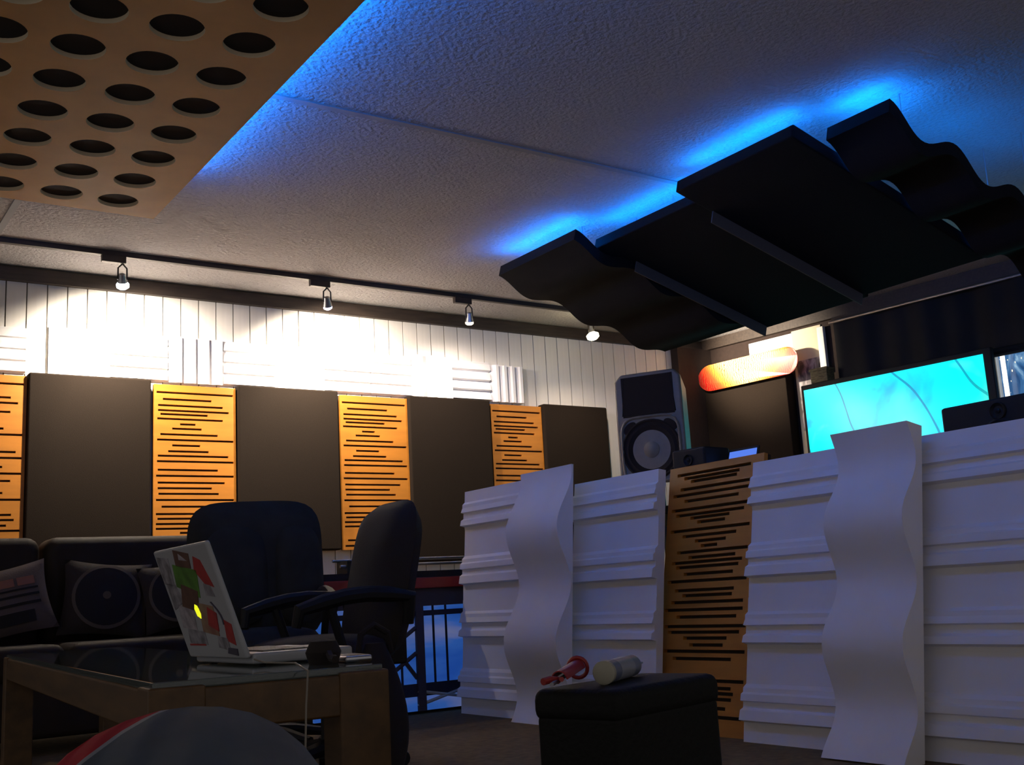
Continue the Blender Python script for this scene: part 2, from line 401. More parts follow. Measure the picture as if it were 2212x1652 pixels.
# ================================================================ BACK WALL PANELS
def slot_panel(name, label, mx_fn, Wd, Hh, slots, group=None, cat='panel', sl=.0145, th=.022):
    """plywood face with real horizontal slots; mx_fn: matrix of local x (width), y (depth, front = 0), z (up)"""
    o = thing(name, label, cat); o.matrix_world = mx_fn; 
    if group: o['group'] = group
    mb = MB(); rows = sorted(slots, key=lambda s: -s[0]); z = Hh
    for (zc, a, b) in rows:
        t0, t1 = zc+sl/2, zc-sl/2
        if t0 < z: mb.box(0, Wd, 0, th, t0, z)
        if a > .002: mb.box(0, a*Wd, 0, th, t1, min(t0, z))
        if b < .998: mb.box(b*Wd, Wd, 0, th, t1, min(t0, z))
        z = t1
    if z > 0: mb.box(0, Wd, 0, th, 0, z)
    mb.build('slotted_board', 'orange', o)
    box(0.001, Wd-.001, th, th+.02, 0.001, Hh-.001).build('black_backing', 'slot', o)
    return o
T1 = [(.10, .0, 1), (.18, .08, .71), (.255, .02, .86), (.315, .02, .94), (.36, .05, .66), (.415, .01, .86), (.475, .30, .50), (.53, .20, .58), (.60, .05, .79), (.665, .01, 1), (.73, .2, .56), (.80, .15, .67), (.855, .02, .93), (.92, .01, 1)]
T2 = [(.02, .02, .79), (.09, 0, 1), (.17, .02, .88), (.235, .02, .71), (.30, .03, .8), (.372, 0, 1), (.45, .07, .72), (.535, .0, .9), (.59, .02, .93), (.65, .0, .85), (.705, 0, 1), (.755, .3, .55), (.80, .2, .6), (.88, .04, .8), (.95, 0, 1)]
WALL_SLOTS = [(1.2-f*.6, .03+.94*a, .03+.94*b) for f, a, b in T1] + [(.6-f*.6, .03+.94*a, .03+.94*b) for f, a, b in T2]
WPZ = 1.04
def wallm(x, y, z): return Matrix.Translation((x, y, z))
og = 'slotted plywood panels on the boarded wall'
for (x0, lab) in ((.838, 'slotted honey plywood wall panel above the couch, cut off by the widest charcoal panel'), (2.268, 'slotted honey plywood wall panel behind the slate office chair'),
                  (3.70, 'slotted honey plywood wall panel behind the dark brown chair'), (5.10, 'slotted plywood wall panel closest to the loudspeaker')):
    slot_panel('slotted_panel', lab, wallm(x0, 7.735, WPZ), .528 if x0 > 5 else .594, 1.197, WALL_SLOTS, og)
for (x0, x1, lab, z0) in ((1.437, 2.240, 'charcoal fabric absorber panel above the couch', WPZ), (2.875, 3.672, 'charcoal fabric absorber panel above the slate office chair', WPZ),
                      (4.296, 5.075, 'charcoal fabric absorber panel under the ridged white foam tiles', .93), (5.632, 6.342, 'charcoal fabric absorber panel beside the loudspeaker', .93)):
    tag(box(x0, x1, 7.70, 7.795, z0, 2.26).build('absorber_panel', 'absorb', bevel=.014, seg=3), lab, 'panel', 'dark absorber panels on the boarded wall')
# white ridged foam tiles above the panels
def tile(x0, x1, z0, z1, vert, label, h=.035):
    o = thing('foam_tile', label, 'foam tile', (x0, 7.795, z0), 0, 'white foam tiles on the boards')
    Wd, Hh = x1-x0-.004, z1-z0
    box(0, Wd, -.012, 0, 0, Hh).build('tile_base', 'whitefoam', o)
    n = 4
    for k in range(n):
        if vert:
            a = Wd*k/n; MB().prism([(a+.004, -.012), (a+Wd/n-.03, -.012-h), (a+Wd/n-.004, -.012-h), (a+Wd/n-.002, -.012)], 0, Hh, lambda p, q: (p[0], p[1], q)).build('ridge', 'whitefoam', o)
        else:
            a = Hh*k/n; MB().prism([(a+.004, -.012), (a+.012, -.012-h*.7), (a+Hh/n-.02, -.012-h*.45), (a+Hh/n-.003, -.012)], 0, Wd, lambda p, q: (q, p[1], p[0])).build('ridge', 'whitefoam', o)
    return o
tl = 'glaring white foam tile with %s ridges above %s'
tw = ('the widest charcoal panel', 'the joint of charcoal and plywood', 'the plywood behind the slate chair', 'the charcoal panel over the slate chair', 'charcoal fabric, beside plywood', 'the plywood behind the dark brown chair')
for k in range(6): tile(1.57+.405*k, 1.57+.405*(k+1), 2.264, 2.60, k % 2 == 0, tl % ('upright' if k % 2 == 0 else 'level', tw[k]), .02)
tile(.98, 1.43, 2.264, 2.575, False, 'white foam tile with level ridges above the outermost slotted panel', .02)
tile(4.0, 4.367, 2.264, 2.60, False, 'white foam tile with level ridges left of the tall upright-ridged one', .02)
tile(4.367, 4.742, 2.264, 2.615, True, 'white foam tile with tall upright ridges casting shadows', .05)
tile(4.742, 5.135, 2.264, 2.605, False, 'white foam tile with four level ridges between two upright-ridged tiles', .045)
tile(5.135, 5.47, 2.264, 2.585, True, 'white foam tile with upright ridges at the loudspeaker end of the row', .035)

# ================================================================ RIGHT WALL THINGS
def rthing(name, label, cat, u, d, z):
    o = thing(name, label, cat); o.matrix_world = frame(RW(u, d, z), T, -N, Vector((0, 0, 1))); return o   # local x along wall, -y into room
o = rthing('absorber_panel', 'dark brown fabric bass panel under the skateboard', 'panel', .09, 0, 1.0)
box(0, .94, -.13, -.001, 0, 1.49).build('panel_body', 'absorb', o, bevel=.01)
# skateboard deck
def skate_pic():
    m = bpy.data.materials.new('deck_graphic'); m.use_nodes = True; nt = m.node_tree; b = nt.nodes['Principled BSDF']; b.inputs['Roughness'].default_value = .35
    tc = nt.nodes.new('ShaderNodeTexCoord'); co = tc.outputs['Generated']
    sp = nt.nodes.new('ShaderNodeSeparateXYZ'); nt.links.new(co, sp.inputs[0])
    e = mathn(nt, 'ABSOLUTE', mathn(nt, 'SUBTRACT', sp.outputs[0], .5))
    g = mathn(nt, 'ADD', mathn(nt, 'MULTIPLY', e, 1.7), mathn(nt, 'MULTIPLY', mathn(nt, 'SUBTRACT', .5, sp.outputs[2]), .35))
    base = ramp(nt, g, [(.22, (.80, .62, .30)), (.48, (.80, .32, .04)), (.60, (.75, .09, .02)), (.74, (.60, .015, .012))])
    wv = nt.nodes.new('ShaderNodeTexWave'); wv.inputs['Scale'].default_value = 5; wv.inputs['Distortion'].default_value = 9; wv.inputs['Detail'].default_value = 3
    nt.links.new(mapped(nt, co, (3, 1, 1)), wv.inputs['Vector'])
    ln = mathn(nt, 'LESS_THAN', wv.outputs['Fac'], .16)
    nt.links.new(mixn(nt, ln, base, (.45, .10, .03)), b.inputs['Base Color']); return m
M['deck'] = skate_pic()
o = rthing('skateboard_deck', 'skateboard deck with red and yellow flame graphic hung level above a dark panel', 'skateboard', .07, .16, 2.46)
L_, Wd = 1.15, .255
out = []
for k in range(17): a = PI/2+PI*k/16; out.append((.14+.14*math.cos(a), Wd/2*(1+math.sin(a))))
for k in range(17): a = -PI/2+PI*k/16; out.append((L_-.14+.14*math.cos(a), Wd/2*(1+math.sin(a))))
def deckp(p, a):
    s_ = max(0, abs(p[0]-L_/2)-.40); return (p[0], a-.30*s_*s_*2, p[1])
mbd = MB(); mbd.prism(out, -.012, 0, deckp); od = mbd.build('deck_board', 'deck', o)
for k in (.27, L_-.27):
    for q in (-1, 1):
        for r_ in (-1, 1): MB().lathe([(.006, -.004), (.006, .003), (.003, .005)], 10, Matrix.Translation((k+q*.03, -.012, Wd/2+r_*.022)) @ Matrix.Rotation(PI/2, 4, 'X')).build('bolt', 'steel', o)
MB().box(.25, .30, 0, .159, .10, .14).box(.85, .90, 0, .159, .10, .14).build('wall_hook', 'blackmetal', o)
o = rthing('paper_sheet', 'blank white sheet glaring on the wall above the skateboard', 'sheet', .57, .002, 2.62)
box(0, .52, -.006, 0, 0, .245).build('sheet', 'sheet', o)
def poster_pic():
    m = bpy.data.materials.new('grey_poster'); m.use_nodes = True; nt = m.node_tree; b = nt.nodes['Principled BSDF']; b.inputs['Roughness'].default_value = .6
    tc = nt.nodes.new('ShaderNodeTexCoord'); a = noise(nt, mapped(nt, tc.outputs['Generated'], (1, 1, 1.4)), 4, 3, .6)
    nt.links.new(ramp(nt, a, [(.38, (.05, .045, .05)), (.5, (.20, .17, .18)), (.62, (.40, .36, .38))]), b.inputs['Base Color']); return m
M['poster'] = poster_pic()
o = rthing('wall_poster', 'grey blurred picture print on the cream wall strip beside the television', 'poster', 1.09, .013, 1.95)
box(0, .25, -.006, 0, 0, .64).build('print', 'poster', o)
o = rthing('window_batten', 'white upright batten at the curtain edge beside the cream wall', 'batten', 1.355, .013, 2.44)
box(0, .065, -.04, 0, 0, .41).build('batten', 'white', o, bevel=.004)
o = rthing('wicker_box', 'small wicker box on the television corner below the white batten', 'box', 1.375, .14, 2.31)
box(0, .17, -.12, 0, 0, .13).build('box_body', 'basket', o, bevel=.008); box(-.006, .176, -.126, .006, .105, .125).build('rim', 'basket', o)
box(.0, .17, 0, .139, .0, .012).build('shelf_bracket', 'blackmetal', o)
# curtain over the window
o = rthing('curtain', 'black satin curtain hanging in soft folds above the television', 'curtain', 1.575, .11, 2.25)
n = 150; Lc = 3.6; top = []; bot = []
fold = lambda s_: -.022*math.sin(s_*9.0)-.012*math.sin(s_*23+1)-.02*math.sin(s_*4.1)
for i in range(n+1):
    s_ = Lc*i/n; top.append((s_, fold(s_)-.004)); bot.append((s_, fold(s_)+.004))
MB().strip(top, bot, 0.06, .60, lambda p, a: (p[0], p[1], a)).build('drape', 'curtain', o, smooth=True)
MB().tube([(0, -.02, .03), (Lc, -.02, .03)], .035, 10).build('bottom_hem', 'curtain', o, smooth=True)
MB().tube([(-.02, -.045, .585), (Lc, -.045, .585)], .014, 10).build('curtain_rod', 'steel', o, smooth=True)
box(.0, Lc, -.03, .10, .605, .63).build('pelmet', 'darkwood', o)
# television
def tv_pic(nt, co):
    a = noise(nt, mapped(nt, co, (1.6, 1, 1)), 2.2, 3, .8)
    base = ramp(nt, a, [(.25, (.0, .42, .85)), (.42, (.0, .80, 1.0)), (.55, (.0, 1.0, .95)), (.72, (.10, 1.0, .92))])
    wv = nt.nodes.new('ShaderNodeTexWave'); wv.inputs['Scale'].default_value = .9; wv.inputs['Distortion'].default_value = 6; wv.inputs['Detail'].default_value = 2; wv.inputs['Detail Scale'].default_value = 1.2
    nt.links.new(mapped(nt, co, (1, 1, .5), (.3, 0, 0), (0, .5, 0)), wv.inputs['Vector'])
    ln = mathn(nt, 'LESS_THAN', wv.outputs['Fac'], .0035)
    c = mixn(nt, mathn(nt, 'MULTIPLY', ln, .8), base, (.0, .20, .42))
    sp = nt.nodes.new('ShaderNodeSeparateXYZ'); nt.links.new(co, sp.inputs[0])
    e = mathn(nt, 'MULTIPLY', mathn(nt, 'SUBTRACT', sp.outputs[0], .88), 6, True)
    return mixn(nt, mathn(nt, 'MULTIPLY', e, .55), c, (.02, .55, .35))
M['tvpic'] = ramp_emit('tv_picture', tv_pic, TV_E)
o = rthing('television', 'large flat television showing a bright cyan underwater picture', 'television', 1.30, .26, 1.28)
TW, TH = 1.72, 1.0
box(0, TW, -.05, 0, 0, TH+.02).build('tv_case', 'blackplast', o, bevel=.008)
box(.03, TW-.065, -.056, -.049, .05, TH-.025).build('screen', 'tvpic', o)
box(.5, TW-.5, 0, .259, .35, .7).build('wall_bracket', 'blackmetal', o)
o = rthing('light_tube', 'white upright light tube in front of the sparkling window pane', 'light', 2.975, .03, 1.30)
MB().tube([(0, 0, 0), (0, 0, 1.06)], .018, 12).build('tube', emis('tube_glow', (1, .97, .86), 1.6), o, smooth=True)
MB().tube([(0, 0, 1.04), (0, 0, 1.10)], .02, 12).build('end_cap', 'white', o); MB().tube([(0, 0, -.29), (0, 0, .02)], .02, 12).build('end_cap', 'white', o)

# ================================================================ DIVIDER OF LEANING PANELS
def leanm(y_hi, x0, t):
    """local x runs toward the camera side (-y), local y into the panel (+x), local z up the lean; origin = base corner at y_hi"""
    zx = Vector((t, 0, 1)).normalized(); xa = Vector((0, -1, 0)); ya = zx.cross(xa).normalized()
    return frame(Vector((x0, y_hi, 0)), xa, ya, zx)
RID = [(.0, .018), (.10, .018), (.125, .0), (.155, .0), (.20, -.012), (.205, .010), (.255, .010), (.275, -.010), (.322, -.016), (.33, .020), (.36, .024), (.60, .024), (.63, .004), (.66, .004), (.675, -.010), (.72, -.012), (.725, .008), (.765, .008), (.785, -.012), (.852, -.018), (.86, .018), (1.0, .020)]
def ridged(label, y_hi, y_lo, x0, t, H, group='white ridged panels leaning in the divider row'):
    o = thing('ridged_panel', label, 'panel'); o.matrix_world = leanm(y_hi, x0, t); o['group'] = group
    Wd = y_hi-y_lo; h = H/2
    for k in (1, 0):
        z1 = h*(k+1); front = [(d*.85, z1-f*h) for f, d in RID]; back = [(.06, z) for d, z in front]
        MB().strip(front, back, 0, Wd, lambda p, a: (a, p[0], p[1])).build('ridged_tile', 'whitefoam', o)
    return o
def waved(label, y_hi, y_lo, x0, t, H, amp, per, z_out, depth=.11):
    o = thing('wave_panel', label, 'panel'); o.matrix_world = leanm(y_hi, x0, t); o['group'] = 'white wave panels in the divider row'
    n = 72; fr = []; bk = []
    for i in range(n+1):
        z = H*i/n; fr.append((-amp*math.cos(2*PI*(z-z_out)/per), z)); bk.append((depth, z))
    MB().strip(fr, bk, 0, y_hi-y_lo, lambda p, a: (a, p[0], p[1])).build('wave_body', 'whitefoam', o, smooth=True)
    return o
ridged('white ridged foam panel at the end of the divider beside the dark brown chair', 5.52, 4.89, 3.32, .075, 1.245)
waved('white wave shaped panel near the dark brown chair end of the divider', 4.885, 4.43, 3.235, .09, 1.275, .045, .56, .40, .055)
ridged('white ridged foam panel between a white wave panel and the slotted plywood', 4.56, 3.905, 3.335, .13, 1.19)
DS = [(1017, .07, .98), (1027, .16, .85), (1036, .25, .82), (1053, .12, .98), (1067, .03, .98), (1082, .18, .85), (1102, .02, .98), (1115, .08, .92), (1124, .27, .75), (1135, .36, .70), (1152, .02, .99), (1166, .18, .84), (1179, .34, .72), (1191, .42, .62), (1203, .12, .98), (1216, .27, .84), (1227, .06, .92), (1238, .12, .88), (1254, .22, .82), (1270, .02, .98), (1291, .12, .84), (1303, .22, .82), (1318, .08, .95), (1335, .0, .95), (1351, .16, .88), (1372, .01, .99), (1385, .06, .92), (1398, .26, .78), (1413, .34, .74), (1427, .02, .99), (1443, .14, .84), (1489, .02, .99), (1504, .2, .85), (1515, .1, .88), (1527, .16, .86), (1546, .25, .8), (1564, .02, .98)]
DSLOT = [((1603-y)/603*1.2, a*.86+.03, b*.86+.03) for y, a, b in DS]
slot_panel('slotted_panel', 'slotted plywood panel leaning in the divider between white ridged panels', leanm(3.968, 3.41, .19), .61, 1.205, DSLOT)
ridged('white ridged foam panel between the slotted plywood and a white wave panel', 3.365, 2.76, 3.34, .185, 1.16)
waved('white wave shaped panel in front of the television end of the divider', 2.815, 2.465, 3.215, .185, 1.19, .04, .44, .40, .075)
ridged('white ridged foam panel in front of the black monitor, beside a white wave panel', 2.57, 1.90, 3.34, .185, 1.15)
ridged('white ridged foam panel at the outer end of the divider', 1.89, 1.32, 3.34, .185, 1.15)

# ================================================================ BEHIND THE DIVIDER
d = thing('studio_desk', 'long black studio desk behind the leaning divider panels', 'desk', (4.05, 3.3, 0))
box(-.38, .40, -2.2, 1.75, .98, 1.02).build('desk_top', 'blackplast', d, bevel=.006)
for yy in (-2.1, -.2, 1.65): box(-.33, .35, yy-.02, yy+.02, 0, .98).build('leg_panel', 'blackplast', d)
def monitor(label, loc, rz, w_=.25, dp=.26, h_=.36):
    o = thing('studio_monitor', label, 'speaker', loc, rz)
    box(-w_/2, w_/2, -dp/2, dp/2, 0, h_).build('cabinet', 'blackplast', o, bevel=.012)
    q_ = min(w_, h_)
    for zc, r_ in ((h_*.38, q_*.30), (h_*.80, q_*.13)):
        mx = Matrix.Translation((0, -dp/2, zc)) @ Matrix.Rotation(PI/2, 4, 'X')
        c = MB().lathe([(r_, -.004), (r_*1.05, .004), (r_*.95, .008), (r_*.85, .004), (r_*.3, -.004), (r_*.28, .004), (.001, .008)], 28, mx).build('driver_cone', 'blackplast', o, smooth=True)
    return o
monitor('black studio monitor lying on the desk in front of the cyan television', (4.05, 2.42, 1.02), R(-90), .50, .24, .255)
monitor('small black studio monitor behind the slotted plywood divider panel', (4.02, 4.15, 1.02), R(-84), .22, .2, .298)
o = thing('tilted_tablet', 'blue glowing tablet screen peeking over the slotted divider panel', 'tablet', (4.0, 3.90, 1.02), R(-88))
mx = Matrix.Rotation(R(-18), 4, 'X')
box(-.10, .10, -.008, .0, .0, .285, mx).build('tablet_case', 'blackplast', o); box(-.09, .09, -.011, -.0082, .02, .272, mx).build('screen', 'bluescreen', o)
box(-.08, .08, -.02, .12, 0, .012).build('stand_foot', 'blackplast', o)

# loudspeaker on a pole stand
fx, fy = -.86, -.51
pa = thing('loudspeaker', 'grey plastic loudspeaker with horn and round woofer on a pole stand', 'speaker', (5.17, 5.74, 0), math.atan2(fx, -fy))
zb, W2, Hh = 1.32, .245, .78
prof = [(-W2, zb), (W2, zb), (W2, zb+.40), (W2-.005, zb+Hh-.05), (W2-.05, zb+Hh), (-W2+.05, zb+Hh-.0), (-W2+.005, zb+Hh-.05), (-W2, zb+.40)]
mb = MB(); mb.prism(prof, 0, 1, lambda p, a: (p[0]*(1-.28*a), -.17+.36*a, p[1]+(.04*a if p[1] < zb+.1 else -.05*a)))
pb = mb.build('cabinet', 'greyplast', pa, bevel=.022, seg=3)
mxw = Matrix.Translation((0, -.17, zb+.235)) @ Matrix.Rotation(PI/2, 4, 'X') @ Matrix.Diagonal((1.1, 1.1, 1, 1))
MB().lathe([(.185, -.002), (.192, .006), (.182, .014), (.172, .004), (.165, .004), (.15, .009), (.14, .003), (.05, -.012), (.049, -.004), (.03, .008), (.001, .012)], 40, mxw).build('woofer', 'felt', pa, smooth=True)
MB().lathe([(.052, -.003), (.05, .006), (.03, .016), (.001, .02)], 24, mxw).build('dust_cap', 'greyplast', pa, smooth=True)
grl = []
for k in range(49):
    a = 2*PI*k/48; c, s_ = math.cos(a), math.sin(a); rr = (abs(c)**5+abs(s_)**5)**(-.2); grl.append((c*rr*.205, -.178, zb+.24+s_*rr*.225))
MB().tube(grl, .009, 6).build('baffle_rim', 'greyplast', pa, smooth=True)
for s_ in (-1, 1):
    mxp = Matrix.Translation((s_*.145, -.172, zb+.395)) @ Matrix.Rotation(PI/2, 4, 'X') @ Matrix.Rotation(s_*R(-40), 4, 'Z') @ Matrix.Diagonal((1.7, 1, 1, 1))
    MB().lathe([(.032, -.002), (.03, .005), (.001, .006)], 20, mxp).build('bass_port', 'felt', pa, smooth=True)
hv = [(-.19, zb+.485), (.19, zb+.485), (.165, zb+Hh-.035), (-.165, zb+Hh-.035)]; hi = [(-.05, zb+.555), (.05, zb+.555), (.05, zb+.64), (-.05, zb+.64)]
MB().add([(p[0], -.176, p[1]) for p in hv]+[(p[0], -.105, p[1]) for p in hi]+[(p[0]*1.04, -.165, (p[1]-zb-.6)*1.05+zb+.6) for p in hv],
         [(0, 1, 5, 4), (1, 2, 6, 5), (2, 3, 7, 6), (3, 0, 4, 7), (4, 5, 6, 7), (0, 8, 9, 1), (1, 9, 10, 2), (2, 10, 11, 3), (3, 11, 8, 0)]).build('horn', 'felt', pa)
cutb = MB().box(-.185, .185, -.1745, -.172, zb+.47, zb+Hh-.03); cutb.build('horn_plate', 'felt', pa)
MB().tube([(-.1, .04, zb+Hh-.04), (-.1, .04, zb+Hh+.018), (.1, .04, zb+Hh+.018), (.1, .04, zb+Hh-.04)], .013, 8).build('carry_handle', 'blackplast', pa)
MB().tube([(0, 0, .25), (0, 0, zb+.06)], .018, 10).build('stand_pole', 'blackmetal', pa)
MB().tube([(0, 0, .5), (0, 0, .62)], .028, 10).build('stand_collar', 'blackplast', pa)
for k in range(3):
    a = 2*PI*k/3; MB().tube([(0, 0, .6), (.45*math.cos(a), .45*math.sin(a), .012)], .012, 8).build('stand_leg', 'blackmetal', pa)
    MB().tube([(0, 0, .28), (.22*math.cos(a), .22*math.sin(a), .31)], .008, 6).build('stand_brace', 'blackmetal', pa)

# ================================================================ COUNTER WITH PRINTED FRONT
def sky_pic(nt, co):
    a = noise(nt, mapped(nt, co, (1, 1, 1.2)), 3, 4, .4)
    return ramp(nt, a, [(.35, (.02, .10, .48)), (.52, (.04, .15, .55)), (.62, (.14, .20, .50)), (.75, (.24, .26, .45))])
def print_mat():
    m = bpy.data.materials.new('sky_print_glow'); m.use_nodes = True; nt = m.node_tree; b = nt.nodes['Principled BSDF']; tc = nt.nodes.new('ShaderNodeTexCoord')
    c = sky_pic(nt, tc.outputs['Generated']); nt.links.new(c, b.inputs['Base Color']); nt.links.new(c, b.inputs['Emission Color']); b.inputs['Emission Strength'].default_value = .45; return m  # print also emits its own colours; glow added to the material, no lamp behind
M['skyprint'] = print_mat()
M['printpost'] = mat('print_post', (.055, .045, .065), .8)
M['printdark'] = mat('print_dark', (.02, .022, .045), .8)
c = thing('counter', 'counter with red front rail and a glowing printed front showing blue sky behind posts', 'counter', (2.53, 5.68, 0))
box(0, 1.9, .04, .6, .02, .70).build('counter_body', 'darkwood', c)
box(-.02, 1.92, -.02, .62, .70, .762).build('red_rail', 'red', c, bevel=.006)
box(-.01, 1.91, .0, .6, .762, .80).build('counter_top', 'browncloth', c)
box(0, 1.9, .02, .041, .02, .60).build('sky_front', 'skyprint', c)
box(0, 1.9, .008, .041, .60, .70).build('upper_board', 'printpost', c)
for xx, ww in ((.63, .05), (1.22, .05), (.07, .05), (1.77, .05)): box(xx, xx+ww, .0, .021, .02, .62).build('post', 'printpost', c)
for xx in (.745, .83, 1.02, 1.37, 1.52): box(xx, xx+.012, .014, .021, .1, .6).build('thin_post', 'printdark', c)
box(0, 1.9, .006, .02, .545, .575).build('cross_rail', 'printdark', c)
box(0, 1.9, .01, .021, .10, .17).build('lower_rail', 'printdark', c)
MB().box(.47, .475, .008, .019, .2, .6).box(.53, .54, .008, .019, .15, .6).build('lattice', 'printdark', c)
for a, b in ((.20, .34), (.34, .48), (.48, .20)):
    MB().tube([(.41, .012, a), (.63, .012, b)], .012, 6).build('brace', 'printpost', c)
MB().tube([(.63, .012, .05), (.97, .012, .13)], .01, 6).build('brace', 'piping', c); MB().tube([(.63, .012, .13), (1.02, .012, .06)], .01, 6).build('brace', 'piping', c)
k = thing('chrome_stand', 'pair of chrome bars resting on the counter behind the dark brown chair', 'stand', (2.75, 5.80, .80))
for yy, zz in ((0, .045), (.10, .08)): MB().tube([(0, yy, zz), (1.2, yy, zz)], .009, 10).build('chrome_bar', 'steel', k, smooth=True)
for xx in (.05, 1.15): box(xx-.015, xx+.015, -.02, .12, 0, .075).build('end_bracket', 'blackmetal', k)

# ================================================================ COUCH AND CUSHIONS
s = thing('couch', 'long dark brown leather couch under the wall panels', 'couch', (1.0, 6.3, 0))
box(-1.9, 1.3, -.45, .45, .08, .36).build('couch_base', 'leather', s, bevel=.03, seg=3)
for x0, x1 in ((-1.66, -.62), (-.60, .295), (.315, 1.24)):
    box(x0, x1, -.47, .30, .35, .52).build('seat_cushion', 'leather', s, bevel=.05, seg=4)
    box(x0, x1, .16, .46, .50, 1.085).build('back_cushion', 'leather', s, bevel=.07, seg=4)
box(-1.9, 1.3, .38, .56, .1, 1.0).build('back_frame', 'leather', s, bevel=.04, seg=3)
for x0 in (-1.92, 1.25): box(x0, x0+.25, -.46, .5, .1, .74).build('arm', 'leather', s, bevel=.06, seg=4)
for x0 in (-1.8, 1.2):
    for yy in (-.38, .38): box(x0, x0+.06, yy-.03, yy+.03, 0, .09).build('foot', 'blackplast', s)
M['cushion'] = mat('cushion_dark', (.035, .025, .022), .9, bump=(150, .2))
M['cushion_lt'] = mat('cushion_grey', (.115, .085, .078), .9, bump=(150, .2))
M['pinkprint'] = mat('pink_print', (.30, .13, .09), .9)
M['ringprint'] = mat('ring_print', (.11, .085, .065), .9)
M['coneprint'] = mat('cone_print', (.015, .013, .013), .9)
def cushion(label, loc, rz, tilt, w_, h_, kind):
    o = thing('throw_cushion', label, 'cushion'); o.matrix_world = Matrix.Translation(loc) @ Matrix.Rotation(rz, 4, 'Z') @ Matrix.Rotation(tilt[0], 4, 'X') @ Matrix.Rotation(tilt[1], 4, 'Y')
    pillow_mb(w_, h_, .15).build('cushion_body', 'cushion_lt' if kind == 0 else 'cushion', o, smooth=True)
    def surf(x, z):
        u, v = x/(w_/2), z/(h_/2); return -(.15/2)*max(0, (1-u*u)*(1-v*v))**.5-.002
    if kind == 0:
        for (a, b, z0, z1, mm) in ((-.02, .07, .055, .10, 'pinkprint'), (.085, .17, .055, .10, 'pinkprint'), (-.17, .18, -.005, .008, 'coneprint'), (-.17, .18, .03, .04, 'coneprint'), (-.14, .18, -.05, -.035, 'coneprint'), (-.12, .14, -.14, -.08, 'coneprint'), (-.16, -.05, .05, .10, 'cushion')):
            g = MB(); nn = 8
            for i in range(nn+1):
                x = a+(b-a)*i/nn
                for z in (z0, z1): g.v.append((x, surf(x, z)-.001, z))
            for i in range(nn): g.f.append((2*i, 2*i+2, 2*i+3, 2*i+1))
            g.build('printed_patch', mm, o)
    else:
        def disc(r0_, r1_, mm, nm, off):
            g = MB(); nn = 36
            for q in range(4):
                r_ = r0_+(r1_-r0_)*q/3
                for j in range(nn):
                    x, z = r_*math.cos(2*PI*j/nn), r_*math.sin(2*PI*j/nn); g.v.append((x, surf(x, z)-off, z))
            for q in range(3):
                for j in range(nn): g.f.append((q*nn+j, q*nn+(j+1) % nn, (q+1)*nn+(j+1) % nn, (q+1)*nn+j))
            g.build(nm, mm, o, smooth=True)
        rr = min(w_, h_)*.42
        disc(.001, rr*.9, 'coneprint', 'printed_cone', .002); disc(rr*.9, rr, 'ringprint', 'printed_ring', .003); disc(.001, rr*.12, 'ringprint', 'printed_dust_cap', .004)
    return o
cushion('grey throw cushion with cassette style pink and dark print slumped on the couch', (1.08, 6.33, .735), R(-8), (R(-14), R(-12)), .49, .38, 0)
cushion('dark throw cushion printed with a loudspeaker cone', (1.60, 6.33, .735), R(-8), (R(-14), R(6)), .46, .42, 1)
cushion('dark cone-printed throw cushion half hidden by the laptop lid', (1.96, 6.20, .735), R(-14), (R(-14), R(-8)), .40, .38, 1)

# ================================================================ OFFICE CHAIRS
def office_chair(label, loc, rz, m, bw, bh, z_back, tilt, seatz=.48, arms=True, crown=4.0):
    o = thing('office_chair', label, 'chair', loc, rz)
    b = slab_mb(bw, bh, .10, e=crown, bulge=.035)
    mx = Matrix.Translation((0, .24, z_back)) @ Matrix.Rotation(-tilt, 4, 'X')
    b.v = [tuple(mx @ Vector(v)) for v in b.v]; bo = b.build('backrest', m, o, smooth=True)
    st = slab_mb(.52, .50, .11, e=4, bulge=.02); mx = Matrix.Translation((0, -.03, seatz)) @ Matrix.Rotation(R(90), 4, 'X')
    st.v = [tuple(mx @ Vector(v)) for v in st.v]; st.build('seat', m, o, smooth=True)
    box(-.035, .035, .20, .33, seatz-.06, z_back).build('back_bracket', 'blackplast', o, bevel=.01)
    MB().tube([(0, 0, .1), (0, 0, seatz-.03)], .028, 12).build('gas_column', 'blackmetal', o)
    for k in range(5):
        a = 2*PI*k/5+.3; leg = MB().tube([(0, 0, .11), (.15*math.cos(a), .15*math.sin(a), .10), (.30*math.cos(a), .30*math.sin(a), .075)], [.032, .026, .018], 8).build('base_leg', 'blackplast', o)
        cx, cy = .30*math.cos(a), .30*math.sin(a)
        MB().tube([(cx-.02*math.sin(a), cy+.02*math.cos(a), .03), (cx+.02*math.sin(a), cy-.02*math.cos(a), .03)], .03, 12).tube([(cx, cy, .03), (cx, cy, .08)], .008, 6).build('castor', 'blackplast', o)
    if arms:
        for s_ in (-1, 1):
            pts = [(s_*.27, .22, seatz+.10)] + [(s_*(.29), .22-.44*t_, seatz+.20-.03*t_+.03*math.sin(PI*t_)) for t_ in (0, .2, .4, .6, .8, 1)] + [(s_*.28, -.23, seatz+.11)]
            MB().tube(pts, [.02, .028, .03, .03, .03, .03, .026, .018], 10).build('armrest', 'blackplast', o, smooth=True)
            MB().tube([(s_*.28, -.1, seatz+.18), (s_*.27, -.03, seatz-.03)], .018, 8).build('arm_post', 'blackplast', o)
    return o, bo
ch, bo = office_chair('slate grey high-backed office chair facing the table, beside the laptop', (1.90, 4.83, 0), R(-16), 'greycloth', .63, .67, .815, R(10), crown=5)
